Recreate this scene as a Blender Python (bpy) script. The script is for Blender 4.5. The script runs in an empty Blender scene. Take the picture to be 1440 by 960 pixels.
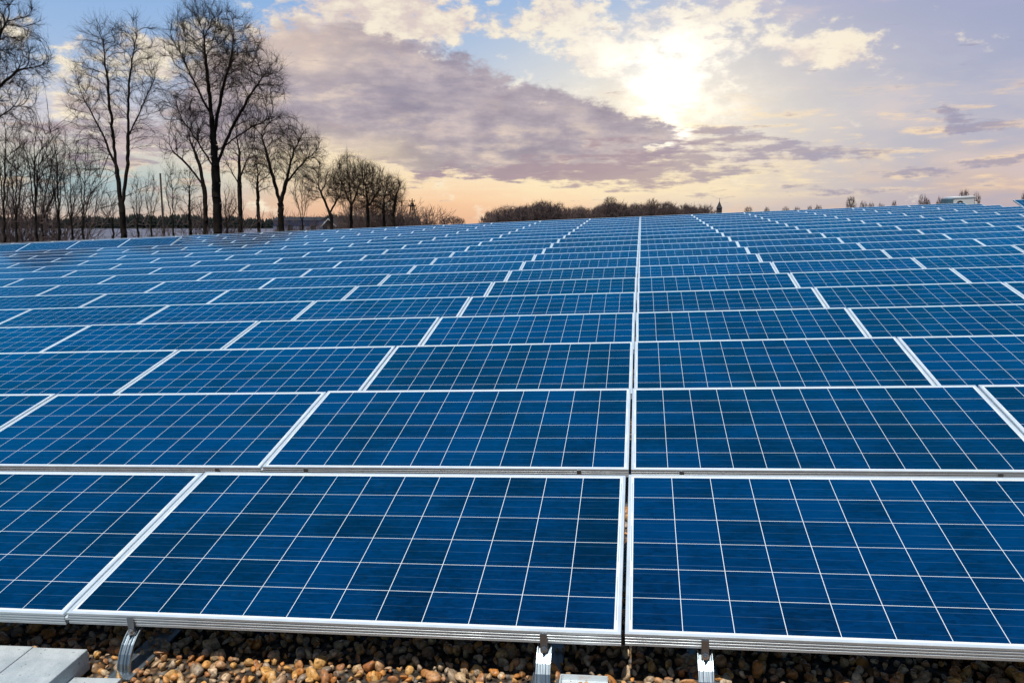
import bpy, bmesh, math, random
import numpy as np
from mathutils import Vector, Matrix
R = math.radians
rnd = random.Random(7)
C = bpy.context.scene.collection
sc = bpy.context.scene

# ------------------------------------------------------------------ frames of reference
# the array lies on a gently sloping roof; roof frame = x along the rows, y up the array, z roof normal
FPX = 1151.85
YAW, PITCH_A, ROLL_A = -0.163421, 0.181518, -0.048064      # camera seen from the roof frame
PITCH_W = math.atan(165 / FPX)                             # camera pitch below the true horizon
CAM_A = Vector((0.0836, -2.3547, 1.3684))
TILT = 0.16922; PITCHROW = 1.51765; COLW = 1.92971; GZ = -0.178

def cam_axes(yaw, pitch, roll):
    cy, sy, cp, sp, cr, sr = math.cos(yaw), math.sin(yaw), math.cos(pitch), math.sin(pitch), math.cos(roll), math.sin(roll)
    f = Vector((sy*cp, cy*cp, -sp)); r = Vector((cy, -sy, 0)); u = r.cross(f)
    return Matrix(((cr*r + sr*u), (-sr*r + cr*u), -f)).transposed()
RA = cam_axes(YAW, PITCH_A, ROLL_A); RW = cam_axes(YAW, PITCH_W, 0)
AROT = RW @ RA.transposed()
A = Matrix.Translation((0, 0, 6.9)) @ AROT.to_4x4()
EYE = A @ CAM_A

cam = bpy.data.cameras.new('camera'); camo = bpy.data.objects.new('camera', cam); C.objects.link(camo)
camo.matrix_world = Matrix.Translation(EYE) @ RW.to_4x4()
cam.sensor_width = 36; cam.lens = FPX / 1440 * 36; cam.clip_start = 0.05; cam.clip_end = 6000
sc.camera = camo

FWD = Vector((math.sin(YAW), math.cos(YAW), 0)); RGT = Vector((math.cos(YAW), -math.sin(YAW), 0))
def ray(px, py):
    return (RW @ Vector(((px-720)/FPX, (480-py)/FPX, -1)))
def at(px, py, dist):          # point seen there in the photograph, at a given forward distance
    d = ray(px, py); h = d.dot(FWD)
    return EYE + d * (dist / h)
def azel(px, py):
    d = ray(px, py)
    return math.degrees(math.atan2(d.dot(RGT), d.dot(FWD))), math.degrees(math.atan2(d.z, math.hypot(d.dot(RGT), d.dot(FWD))))
def lin(r, g, b):
    f = lambda c: (c/255/12.92) if c <= 10 else ((c/255+.055)/1.055)**2.4
    return (f(r), f(g), f(b), 1)

# ------------------------------------------------------------------ node helper
class NT:
    def __init__(s, tree): s.t = tree; s.n = tree.nodes; s.l = tree.links
    def node(s, typ, **kw):
        n = s.n.new(typ)
        for k, v in kw.items(): setattr(n, k, v)
        return n
    def put(s, sock, v):
        if hasattr(v, 'is_linked') or isinstance(v, bpy.types.NodeSocket): s.l.new(v, sock)
        else: sock.default_value = v
    def m(s, op, a, b=0.0, c=0.0, clamp=False):
        n = s.n.new('ShaderNodeMath'); n.operation = op; n.use_clamp = clamp
        s.put(n.inputs[0], a); s.put(n.inputs[1], b)
        if op in ('MULTIPLY_ADD', 'SMOOTH_MIN', 'SMOOTH_MAX', 'COMPARE', 'WRAP'): s.put(n.inputs[2], c)
        return n.outputs[0]
    def add(s, *a):
        r = a[0]
        for b in a[1:]: r = s.m('ADD', r, b)
        return r
    def mul(s, a, b): return s.m('MULTIPLY', a, b)
    def sub(s, a, b): return s.m('SUBTRACT', a, b)
    def dot(s, v, w):
        n = s.n.new('ShaderNodeVectorMath'); n.operation = 'DOT_PRODUCT'; s.put(n.inputs[0], v); s.put(n.inputs[1], tuple(w)); return n.outputs['Value']
    def sstep(s, v, a, b, lo=0.0, hi=1.0):
        n = s.n.new('ShaderNodeMapRange'); n.interpolation_type = 'SMOOTHSTEP'
        s.put(n.inputs[0], v); s.put(n.inputs[1], a); s.put(n.inputs[2], b); n.inputs[3].default_value = lo; n.inputs[4].default_value = hi
        return n.outputs[0]
    def mix(s, f, a, b, typ='MIX'):
        n = s.n.new('ShaderNodeMix'); n.data_type = 'RGBA'; n.blend_type = typ; n.clamp_factor = True
        s.put(n.inputs[0], f); s.put(n.inputs[6], a); s.put(n.inputs[7], b); return n.outputs[2]
    def xyz(s, a, b, c):
        n = s.n.new('ShaderNodeCombineXYZ'); s.put(n.inputs[0], a); s.put(n.inputs[1], b); s.put(n.inputs[2], c); return n.outputs[0]
    def sep(s, v):
        n = s.n.new('ShaderNodeSeparateXYZ'); s.l.new(v, n.inputs[0]); return n.outputs
    def noise(s, v, scale, detail=6, rough=.55, dist=0, out='Fac'):
        n = s.n.new('ShaderNodeTexNoise'); s.put(n.inputs['Vector'], v); n.inputs['Scale'].default_value = scale
        n.inputs['Detail'].default_value = detail; n.inputs['Roughness'].default_value = rough; n.inputs['Distortion'].default_value = dist
        return n.outputs[out]
    def ramp(s, v, stops, interp='EASE'):
        n = s.n.new('ShaderNodeValToRGB'); s.put(n.inputs[0], v); cr = n.color_ramp; cr.interpolation = interp
        while len(cr.elements) < len(stops): cr.elements.new(.5)
        for e, (p, c) in zip(cr.elements, stops): e.position = p; e.color = c
        return n.outputs[0]

# ------------------------------------------------------------------ sun and sky
SUN_EL, SUN_AZ = 70.0, 200.0         # sun high behind the photographer's left shoulder; azimuth clockwise from +y
sa, se = R(SUN_AZ), R(SUN_EL)
sdir = Vector((math.sin(sa)*math.cos(se), math.cos(sa)*math.cos(se), math.sin(se)))
sl = bpy.data.lights.new('sun', 'SUN'); sl.energy = 4.2; sl.angle = R(.5); sl.color = (1, .95, .87)
so = bpy.data.objects.new('sun', sl); C.objects.link(so); so.rotation_euler = sdir.to_track_quat('Z', 'Y').to_euler()
sc.view_settings.view_transform = 'Standard'; sc.view_settings.look = 'None'
sc.view_settings.exposure = 0; sc.view_settings.gamma = 1; sc.view_settings.use_curve_mapping = False

def make_world():
    w = bpy.data.worlds.new('World'); sc.world = w; w.use_nodes = True
    w.node_tree.nodes.clear(); N = NT(w.node_tree)
    d = N.node('ShaderNodeTexCoord').outputs['Generated']
    x, y, z = N.dot(d, RGT), N.dot(d, FWD), N.dot(d, (0, 0, 1))
    u = N.mul(N.m('ARCTAN2', x, y), 180/math.pi)
    v = N.mul(N.m('ARCSINE', z), 180/math.pi)
    K = 20.1
    # noise fields: puffy (nearly isotropic) and streaky (squeezed in elevation as clouds seen low down)
    pv = N.xyz(N.mul(u, .1), N.mul(v, .17), 3.1)
    sv = N.xyz(N.mul(u, .1), N.mul(v, .62), 8.4)
    n1 = N.noise(pv, 2.2, 8, .58)                 # broad puffs
    n2 = N.noise(pv, 7.0, 7, .6)                  # fine puffs
    n3 = N.noise(sv, 2.4, 8, .62)                 # streaks
    n4 = N.noise(sv, 7.5, 6, .6)
    wc = N.noise(pv, 2.6, 6, .62, out='Color'); ws = N.sep(wc)
    wu = N.add(u, N.mul(N.sub(ws[0], .5), 5.0)); wv = N.add(v, N.mul(N.sub(ws[1], .5), 3.2))
    def g(px, py, rx, ry, rot=0, warp=True, w=1.0):
        cu, cv = azel(px, py); uu, vv = (wu, wv) if warp else (u, v)
        du, dv = N.sub(uu, cu), N.sub(vv, cv); c_, s_ = math.cos(R(rot)), math.sin(R(rot))
        a = N.mul(N.add(N.mul(du, c_), N.mul(dv, s_)), K/rx); b = N.mul(N.sub(N.mul(dv, c_), N.mul(du, s_)), K/ry)
        e = N.m('EXPONENT', N.mul(N.add(N.mul(a, a), N.mul(b, b)), -1.0))
        return N.mul(e, w) if w != 1.0 else e
    # clear-sky base: peach at the horizon, pale, then blue; greyer lavender to the right
    vn = N.m('DIVIDE', v, 16.0)
    left = N.ramp(vn, [(0, lin(234, 178, 142)), (.10, lin(250, 198, 154)), (.2, lin(250, 224, 188)), (.38, lin(214, 208, 214)), (.6, lin(168, 192, 224)), (.95, lin(134, 176, 226))], 'LINEAR')
    right = N.ramp(vn, [(0, lin(196, 164, 156)), (.1, lin(214, 184, 168)), (.25, lin(204, 190, 190)), (.45, lin(184, 184, 202)), (.7, lin(166, 172, 202)), (.95, lin(158, 166, 204))], 'LINEAR')
    base = N.mix(N.sstep(u, 5, 22), left, right)
    # the far left low down is a cold turquoise behind the trees
    base = N.mix(N.mul(g(120, 262, 230, 45, 0, False), .8), base, lin(150, 192, 206))
    # thin bright veil round the hidden sun
    nv = N.noise(N.xyz(N.mul(u, .1), N.mul(v, .3), 31.0), 1.3, 5, .55)
    base = N.mix(N.mul(N.mul(N.sstep(nv, .42, .62), N.sstep(u, 2, 14)), .55), base, lin(158, 168, 198))
    base = N.mix(N.mul(N.mul(N.sstep(nv, .48, .34), N.sstep(u, 2, 14)), .5), base, lin(212, 196, 200))
    base = N.mix(N.mul(g(920, 170, 260, 130, 0, False), .75), base, lin(255, 240, 210))
    # cream cumulus
    dens = N.add(N.mul(n1, 1.15), N.mul(n2, .85), -.24,
                 g(430, 20, 120, 45, 0, w=.42), g(620, 30, 120, 38, -12, w=.44), g(250, 60, 200, 40, 0, w=.26), g(130, 150, 110, 60, 0, w=.16), g(800, 15, 60, 30, 0, w=.3),
                 g(930, 55, 100, 40, 0, w=.34), g(1150, 85, 80, 20, -8, w=.40), g(1040, 112, 70, 18, 0, w=.2), g(840, 95, 90, 26, -25, w=.30), g(1060, 15, 110, 16, 0, w=.2), g(1300, 55, 160, 12, 0, w=.12),
                 g(690, 75, 55, 30, -30, w=-.3), g(740, 110, 60, 30, -30, w=.1), g(250, 5, 160, 26, 0, w=-.3), g(770, 60, 40, 30, 0, w=-.2), g(1330, 140, 200, 60, 0, w=-.15))
    mA = N.sstep(dens, .86, 1.10)
    cA = N.mix(N.sstep(N.add(N.mul(n2, .6), N.mul(n1, .4)), .42, .60), lin(226, 206, 196), lin(253, 240, 214))
    cA = N.mix(N.mul(g(935, 90, 170, 100, 0, False), .75), cA, (.98, .93, .82, 1))
    col = N.mix(N.mul(mA, .9), base, cA)
    # low warm streaks of light and lilac bars
    low = N.sstep(v, 1.0, 3.0); lowt = N.sstep(v, 9.5, 6.0)
    st = N.mul(N.mul(low, lowt), N.sstep(N.add(n3, g(870, 255, 330, 60, 0, False, w=.16), g(1200, 235, 300, 40, 0, False, w=-.03)), .5, .66))
    col = N.mix(N.mul(st, .8), col, N.mix(g(900, 240, 330, 90, 0, False), lin(250, 216, 178), lin(255, 240, 200)))
    # the big mauve bank, cut off along a falling diagonal on its upper right
    (ua, va), (ub, vb) = azel(535, 42), azel(925, 172)
    L = math.hypot(ub-ua, vb-va); nx, ny = (va-vb)/L, (ub-ua)/L
    eu = N.add(u, N.mul(N.sub(ws[2], .5), 2.0)); ev = N.add(v, N.add(N.mul(N.sub(n2, .5), 3.4), N.mul(N.sub(n1, .5), 2.4)))
    side = N.add(N.mul(N.sub(eu, ua), nx), N.mul(N.sub(ev, va), ny))
    cut = N.sstep(side, .35, -.45)
    bank = N.add(g(470, 222, 85, 26, 0, w=-.55), g(560, 262, 130, 16, 0, w=-.3), g(400, 130, 120, 70), g(545, 110, 130, 75), g(620, 150, 150, 70), g(760, 180, 140, 50), g(870, 190, 70, 26), g(680, 222, 170, 26), g(420, 190, 80, 30, w=.3), g(150, 190, 150, 60, w=.6))
    dB = N.add(bank, N.mul(N.sub(n1, .5), .9), N.mul(N.sub(n2, .5), .5), N.mul(N.mul(N.sub(n3, .5), N.sstep(v, 9, 4, .7, 2.6)), 1.0), N.mul(N.mul(N.sub(n4, .5), N.sstep(v, 9, 4, 0, 1.2)), 1.0))
    mB = N.mul(N.sstep(dB, .34, .72), N.m('MAXIMUM', cut, N.sstep(u, -9.5, -13)))
    tone = N.add(N.mul(n1, .85), N.mul(n2, .22), N.mul(n3, .33))
    cB = N.ramp(tone, [(.0, lin(138, 130, 148)), (.55, lin(150, 142, 158)), (.72, lin(174, 163, 174)), (.88, lin(206, 190, 190)), (1, lin(232, 210, 194))], 'LINEAR')
    n5 = N.noise(N.xyz(N.mul(u, .1), N.mul(v, .30), 17.3), 3.4, 7, .6)
    crease = N.mul(N.sstep(n5, .46, .74), N.m('MINIMUM', N.add(g(420, 100, 150, 80, 0), g(500, 215, 260, 45, 0), g(760, 215, 160, 40, 0), .06), 1.0))
    cB = N.mix(N.mul(crease, .75), cB, lin(240, 218, 198))
    cB = N.mix(N.mul(N.sstep(n5, .52, .34), .35), cB, lin(128, 118, 142))
    cB = N.mix(N.mul(g(410, 75, 110, 40, 0, True), .6), cB, lin(236, 212, 192))
    col = N.mix(N.mul(mB, .93), col, cB)
    col = N.mix(N.mul(N.add(g(470, 225, 110, 34, 0, True), g(905, 262, 190, 26, 0, False)), .6), col, lin(254, 232, 190))
    # small dark bars right of the sun and along the foot of the bank
    dC = N.add(n3, N.mul(n4, .35), g(1020, 183, 70, 12, 0, w=.30), g(1130, 210, 90, 13, 0, w=.25), g(1000, 218, 130, 26, 0, w=.20), g(830, 232, 150, 22, 0, w=.22), g(700, 245, 180, 16, 0, w=.22), g(960, 250, 170, 14, 0, w=.12), g(1170, 270, 120, 7, 0, w=.2), g(1340, 236, 140, 9, 0, w=.22), g(1350, 165, 55, 9, -10, w=.3), g(870, 268, 160, 9, 0, w=.08))
    mC = N.sstep(N.add(dC, N.mul(N.sub(n2, .5), .35)), .80, 1.0)
    col = N.mix(N.mul(mC, .8), col, N.mix(N.sstep(u, 5, 24), lin(170, 148, 158), lin(156, 152, 176)))
    # the sun burning through
    core = N.add(g(940, 132, 38, 42, 0, w=.78), g(900, 108, 55, 20, -32, w=.32), g(955, 70, 50, 22, 0, w=.26), g(990, 150, 45, 14, 0, w=.25), g(942, 180, 22, 18, 0, w=.45), g(945, 206, 22, 6, 0, False, w=.5), g(945, 130, 150, 80, 0, False, w=.14))
    core = N.mul(N.mul(core, N.sub(1.0, N.mul(mC, .6))), N.mul(N.sub(1.0, N.mul(mB, .85)), N.sstep(N.add(N.mul(n1, .5), N.mul(n2, .5)), .38, .60, .30, 1.15)))
    gl = N.mix(1.0, (0, 0, 0, 1), (1.0, .93, .78, 1)); sc_ = N.node('ShaderNodeVectorMath', operation='SCALE'); N.l.new(gl, sc_.inputs[0]); N.l.new(core, sc_.inputs['Scale'])
    col = N.mix(1.0, col, sc_.outputs[0], 'ADD')
    # higher up and all round: the Nishita sky
    sky = N.node('ShaderNodeTexSky', sky_type='NISHITA', sun_disc=False, sun_elevation=se, sun_rotation=sa, altitude=50, air_density=1.0, dust_density=.6, ozone_density=1.2)
    hs = N.node('ShaderNodeHueSaturation'); hs.inputs['Saturation'].default_value = 1.15; N.l.new(N.mix(1.0, sky.outputs[0], (.92, 1.0, 1.02, 1), 'MULTIPLY'), hs.inputs['Color'])
    bg1 = N.node('ShaderNodeBackground'); N.l.new(hs.outputs[0], bg1.inputs[0]); bg1.inputs[1].default_value = .05
    bg2 = N.node('ShaderNodeBackground'); N.l.new(col, bg2.inputs[0]); bg2.inputs[1].default_value = 1
    f = N.mul(N.sstep(v, 18.0, 14.8), N.sstep(N.m('ABSOLUTE', u), 75, 48))
    f2 = N.mul(N.mul(N.sstep(v, 62, 42), N.sstep(v, 4, 10)), N.sstep(N.m('ABSOLUTE', u), 85, 55))      # azure band added above the view so the far panels reflect blue
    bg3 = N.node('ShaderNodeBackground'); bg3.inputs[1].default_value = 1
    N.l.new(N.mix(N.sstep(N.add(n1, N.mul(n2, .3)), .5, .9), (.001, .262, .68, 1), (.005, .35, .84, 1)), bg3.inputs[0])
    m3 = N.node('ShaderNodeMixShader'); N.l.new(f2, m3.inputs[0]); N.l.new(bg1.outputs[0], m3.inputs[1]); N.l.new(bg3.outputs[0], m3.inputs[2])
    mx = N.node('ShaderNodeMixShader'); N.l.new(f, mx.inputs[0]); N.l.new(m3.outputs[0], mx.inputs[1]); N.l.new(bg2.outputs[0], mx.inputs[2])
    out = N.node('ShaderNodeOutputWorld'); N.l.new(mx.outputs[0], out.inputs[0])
    w.cycles.sampling_method = 'MANUAL'; w.cycles.sample_map_resolution = 512
make_world()

# ------------------------------------------------------------------ materials
def mat(name, col=(.5, .5, .5, 1), rough=.6, metal=0., spec=.5, build=None):
    m = bpy.data.materials.new(name); m.use_nodes = True; N = NT(m.node_tree); b = m.node_tree.nodes['Principled BSDF']
    b.inputs['Base Color'].default_value = col if len(col) == 4 else (*col, 1); b.inputs['Roughness'].default_value = rough
    b.inputs['Metallic'].default_value = metal; b.inputs['Specular IOR Level'].default_value = spec
    if build: build(N, b)
    return m
def bump(N, b, h, dist=.01, strength=1.):
    n = N.node('ShaderNodeBump'); n.inputs['Strength'].default_value = strength; n.inputs['Distance'].default_value = dist
    N.put(n.inputs['Height'], h); N.l.new(n.outputs[0], b.inputs['Normal'])

PW, PD, PH = 1.917, 0.99, 0.046      # module width, depth, frame height
CPX, CPY = .1562, .1575              # cell pitch
def b_cells(N, b):
    oc = N.node('ShaderNodeTexCoord').outputs['Object']; X, Y, Z = N.sep(oc)
    rn = N.node('ShaderNodeObjectInfo').outputs['Random']
    gx = N.m('DIVIDE', N.add(X, CPX*6), CPX); gy = N.m('DIVIDE', N.sub(Y, (PD-CPY*6)/2), CPY)
    fx, fy = N.m('FRACT', gx), N.m('FRACT', gy); ix, iy = N.m('FLOOR', gx), N.m('FLOOR', gy)
    ex = N.mul(N.m('MINIMUM', fx, N.sub(1.0, fx)), CPX); ey = N.mul(N.m('MINIMUM', fy, N.sub(1.0, fy)), CPY)
    line = N.m('LESS_THAN', N.m('MINIMUM', ex, ey), .00105)
    outx = N.m('GREATER_THAN', N.m('ABSOLUTE', X), CPX*6); outy = N.m('GREATER_THAN', N.m('ABSOLUTE', N.sub(Y, PD/2)), CPY*3)
    white = N.m('MAXIMUM', line, N.m('MAXIMUM', outx, outy))
    # ribbon dashes in the end margins
    dash = N.mul(N.mul(outx, N.m('LESS_THAN', N.m('ABSOLUTE', N.sub(N.m('ABSOLUTE', X), CPX*6+.0052)), .0011)), N.m('LESS_THAN', N.m('ABSOLUTE', N.sub(N.m('FRACT', N.mul(gy, .5)), .5)), .36))
    # busbars (three per cell, along the rows) and faint fingers
    b3 = N.m('FRACT', N.mul(fy, 3.0)); bus = N.m('LESS_THAN', N.mul(N.m('ABSOLUTE', N.sub(b3, .5)), CPY/3), .0008)
    streak = N.noise(N.xyz(N.mul(X, 5.0), N.mul(Y, 260.0), N.mul(rn, 40)), 1.0, 3, .6)
    busv = N.mul(bus, N.sstep(streak, .36, .76, .05, .26))
    wn = N.node('ShaderNodeTexWhiteNoise', noise_dimensions='3D'); N.l.new(N.xyz(ix, iy, N.mul(rn, 371)), wn.inputs['Vector'])
    grain = N.node('ShaderNodeTexVoronoi'); N.l.new(N.xyz(N.mul(X, .45), Y, N.mul(rn, 9)), grain.inputs['Vector']); grain.inputs['Scale'].default_value = 95
    gc = N.sep(grain.outputs['Color'])[0]
    soft = N.noise(N.xyz(X, Y, N.mul(rn, 23)), 3.0, 3, .5)
    t = N.add(N.mul(wn.outputs['Value'], .34), N.mul(gc, .30), N.mul(N.sub(soft, .5), 1.1), N.mul(rn, .36), N.mul(N.sub(streak, .5), .45))
    cell = N.mix(N.sstep(t, .05, .95), (0, .0048, .022, 1), (0, .0255, .102, 1))
    dustn = N.noise(N.xyz(N.mul(X, 2.2), N.mul(Y, 26), N.mul(rn, 5)), 3.0, 6, .65)
    cell = N.mix(N.mul(N.sstep(dustn, .54, .8), .07), cell, (.10, .28, .42, 1))
    c = N.mix(busv, cell, (.20, .38, .52, 1)); c = N.mix(white, c, (.78, .84, .86, 1)); c = N.mix(dash, c, (.30, .36, .40, 1))
    N.l.new(c, b.inputs['Base Color'])
    b.inputs['Coat Weight'].default_value = 0
    N.put(b.inputs['Roughness'], N.sstep(dustn, .3, .8, .05, .12))
    b.inputs['IOR'].default_value = 1.5
M = {}
M['cells'] = mat('solar_cells', rough=.14, spec=.5, build=b_cells)
def b_alu(N, b):
    oc = N.node('ShaderNodeTexCoord').outputs['Object']; X, Y, Z = N.sep(oc)
    n = N.noise(N.xyz(N.mul(X, 3), N.mul(Y, 3), N.mul(Z, 3)), 2.0, 4, .6); s = N.noise(oc, 9, 5, .6)
    N.l.new(N.mix(s, (.58, .66, .70, 1), (.78, .83, .86, 1)), b.inputs['Base Color'])
    N.put(b.inputs['Roughness'], N.sstep(s, .3, .7, .32, .5))
M['alu'] = mat('anodised_aluminium', metal=.30, build=b_alu)
M['back'] = mat('white_backsheet', (.6, .62, .64), .7)
def b_foot(N, b):
    oc = N.node('ShaderNodeTexCoord').outputs['Object']; X, Y, Z = N.sep(oc)
    n = N.noise(N.xyz(N.mul(X, 160), N.mul(Y, 6), N.mul(Z, 6)), 1.0, 4, .6)
    N.l.new(N.mix(n, (.20, .27, .33, 1), (.50, .57, .62, 1)), b.inputs['Base Color']); N.put(b.inputs['Roughness'], N.sstep(n, .3, .7, .30, .5))
M['foot'] = mat('extruded_aluminium', metal=.9, build=b_foot)
M['steel'] = mat('stainless_steel', (.62, .64, .66), .22, 1.)
M['darksteel'] = mat('clamp_steel', (.30, .31, .33), .3, .9)
def b_gravel(N, b):
    oc = N.node('ShaderNodeTexCoord').outputs['Object']
    vo = N.node('ShaderNodeTexVoronoi'); N.l.new(oc, vo.inputs['Vector']); vo.inputs['Scale'].default_value = 34
    s = N.sep(vo.outputs['Color'])
    c = N.ramp(s[0], [(0, (.05, .035, .025, 1)), (.3, (.16, .09, .045, 1)), (.55, (.30, .20, .11, 1)), (.8, (.20, .18, .16, 1)), (1, (.42, .34, .24, 1))], 'CONSTANT')
    N.l.new(N.mix(N.sstep(vo.outputs['Distance'], .2, .75), c, (.02, .015, .01, 1)), b.inputs['Base Color'])
    bump(N, b, N.sub(1.0, vo.outputs['Distance']), .02)
def b_bed(N, b):
    oc = N.node('ShaderNodeTexCoord').outputs['Object']; n = N.noise(oc, 60, 6, .7)
    N.l.new(N.mix(n, (.05, .035, .02, 1), (.17, .12, .075, 1)), b.inputs['Base Color']); bump(N, b, n, .01)
M['gravel_bed'] = mat('gravel_bed', rough=.7, build=b_gravel)
def b_stone(N, b):
    oc = N.node('ShaderNodeTexCoord').outputs['Object']
    at_ = N.node('ShaderNodeAttribute', attribute_name='tint', attribute_type='GEOMETRY'); s = at_.outputs['Fac']
    c = N.ramp(s, [(0, (.13, .085, .05, 1)), (.14, (.50, .22, .05, 1)), (.28, (.60, .38, .14, 1)), (.42, (.22, .20, .19, 1)), (.54, (.55, .44, .30, 1)), (.68, (.34, .15, .06, 1)), (.80, (.60, .53, .43, 1)), (.90, (.30, .27, .24, 1)), (1, (.48, .24, .08, 1))], 'LINEAR')
    n = N.noise(oc, 90, 6, .65); n2 = N.noise(oc, 22, 4, .6, dist=1.5)
    c = N.mix(1.0, c, (1.30, 1.12, .90, 1), 'MULTIPLY'); c = N.mix(N.sstep(n, .30, .60), N.mix(.7, c, (.04, .025, .012, 1)), c)
    c = N.mix(N.mul(N.sstep(n2, .5, .7), .35), c, (.55, .40, .22, 1))
    N.l.new(c, b.inputs['Base Color']); N.put(b.inputs['Roughness'], N.sstep(n, .3, .7, .3, .6)); bump(N, b, n, .002, .6)
M['stone'] = mat('pebble', spec=.5, build=b_stone)
def b_conc(N, b):
    oc = N.node('ShaderNodeTexCoord').outputs['Object']; n = N.noise(oc, 12, 8, .7); f = N.noise(oc, 260, 3, .7)
    c = N.mix(N.sstep(n, .35, .7), (.37, .42, .44, 1), (.52, .565, .58, 1)); c = N.mix(N.mul(N.sstep(f, .5, .72), .45), c, (.20, .22, .23, 1)); pit = N.noise(oc, 75, 4, .7); c = N.mix(N.sstep(pit, .66, .72), c, (.10, .11, .11, 1))
    N.l.new(c, b.inputs['Base Color']); bump(N, b, N.sub(f, N.mul(N.sstep(pit, .62, .72), 2.0)), .003, .7)
M['concrete'] = mat('concrete', rough=.85, build=b_conc)
def b_plaster(N, b):
    oc = N.node('ShaderNodeTexCoord').outputs['Object']; n = N.noise(oc, .8, 6, .6)
    N.l.new(N.mix(n, (.3, .3, .29, 1), (.42, .41, .39, 1)), b.inputs['Base Color'])
M['plaster'] = mat('render_wall', rough=.85, build=b_plaster)
def b_bark(N, b):
    oc = N.node('ShaderNodeTexCoord').outputs['Object']; X, Y, Z = N.sep(oc); n = N.noise(N.xyz(N.mul(X, 4), N.mul(Y, 4), Z), 2.2, 5, .65)
    N.l.new(N.mix(n, (.010, .008, .007, 1), (.042, .033, .027, 1)), b.inputs['Base Color'])
M['bark'] = mat('bark', rough=.9, spec=.1, build=b_bark)
M['twig'] = mat('twig_bark', (.030, .021, .017), .9, spec=.05)
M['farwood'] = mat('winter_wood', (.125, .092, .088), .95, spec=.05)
M['brown_leaf'] = mat('dry_beech_leaf', (.085, .035, .018), .8, spec=.1)
def b_conifer(N, b):
    oc = N.node('ShaderNodeTexCoord').outputs['Object']; n = N.noise(oc, .05, 5, .7)
    N.l.new(N.mix(n, (.008, .012, .012, 1), (.022, .028, .026, 1)), b.inputs['Base Color'])
M['conifer'] = mat('spruce_needles', rough=.9, spec=.05, build=b_conifer)
def b_field(N, b):
    oc = N.node('ShaderNodeTexCoord').outputs['Object']; X, Y, Z = N.sep(oc)
    n = N.noise(N.xyz(X, N.mul(Y, .45), 0), .022, 8, .68); f = N.noise(N.xyz(X, N.mul(Y, .4), 0), .35, 6, .7)
    frost = N.mix(f, (.10, .103, .14, 1), (.19, .195, .245, 1)); soil = N.mix(f, (.03, .026, .022, 1), (.08, .065, .05, 1))
    far = N.sstep(N.m('SQRT', N.add(N.mul(X, X), N.mul(Y, Y))), 110, 190)
    N.l.new(N.mix(N.mul(far, N.sstep(n, .34, .46)), soil, frost), b.inputs['Base Color'])
M['field'] = mat('frosted_field', rough=.95, spec=.1, build=b_field)
M['white'] = mat('white_sheet_metal', (.88, .90, .90), .45)
M['dark'] = mat('dark_opening', (.03, .035, .04), .6)
M['bluegrey'] = mat('blue_grey_louvre', (.12, .22, .28), .5)
M['lilac'] = mat('pale_lilac_wall', (.22, .23, .33), .8)
M['gable'] = mat('olive_render', (.10, .115, .10), .85)
M['tiles'] = mat('dark_roof_tiles', (.02, .018, .018), .8)
M['pole'] = mat('tarred_wood', (.03, .022, .018), .9)
M['slate'] = mat('spire_slate', (.03, .028, .035), .7)
M['trim'] = mat('roof_edge_metal', (.6, .6, .58), .45, .6)

# ------------------------------------------------------------------ object helpers
def mesh(name, verts, faces, m, smooth=False):
    me = bpy.data.meshes.new(name)
    me.from_pydata([tuple(v) for v in verts], [], faces); me.materials.append(m); me.update()
    if smooth: me.polygons.foreach_set('use_smooth', [True]*len(me.polygons))
    return me
def fast_mesh(name, V, Q, m, smooth=False):      # numpy quads
    me = bpy.data.meshes.new(name); V = np.asarray(V, np.float32); Q = np.asarray(Q, np.int32)
    k = Q.shape[1]
    me.vertices.add(len(V)); me.vertices.foreach_set('co', V.ravel()); me.loops.add(Q.size); me.loops.foreach_set('vertex_index', Q.ravel())
    me.polygons.add(len(Q)); me.polygons.foreach_set('loop_start', np.arange(0, Q.size, k, dtype=np.int32)); me.polygons.foreach_set('loop_total', np.full(len(Q), k, np.int32))
    me.materials.append(m); me.update(calc_edges=True)
    if smooth: me.polygons.foreach_set('use_smooth', np.ones(len(Q), bool))
    return me
def link(name, me, parent=None, mw=None):
    o = bpy.data.objects.new(name, me); C.objects.link(o)
    if parent: o.parent = parent
    if mw is not None: o.matrix_basis = mw
    return o
def tag(o, label=None, cat=None, group=None, kind=None):
    for k, v in (('label', label), ('category', cat), ('group', group), ('kind', kind)):
        if v: o[k] = v
    return o
def thing(name, label, cat, mw, group=None):
    return tag(link(name, None, None, mw), label, cat, group)
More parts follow.
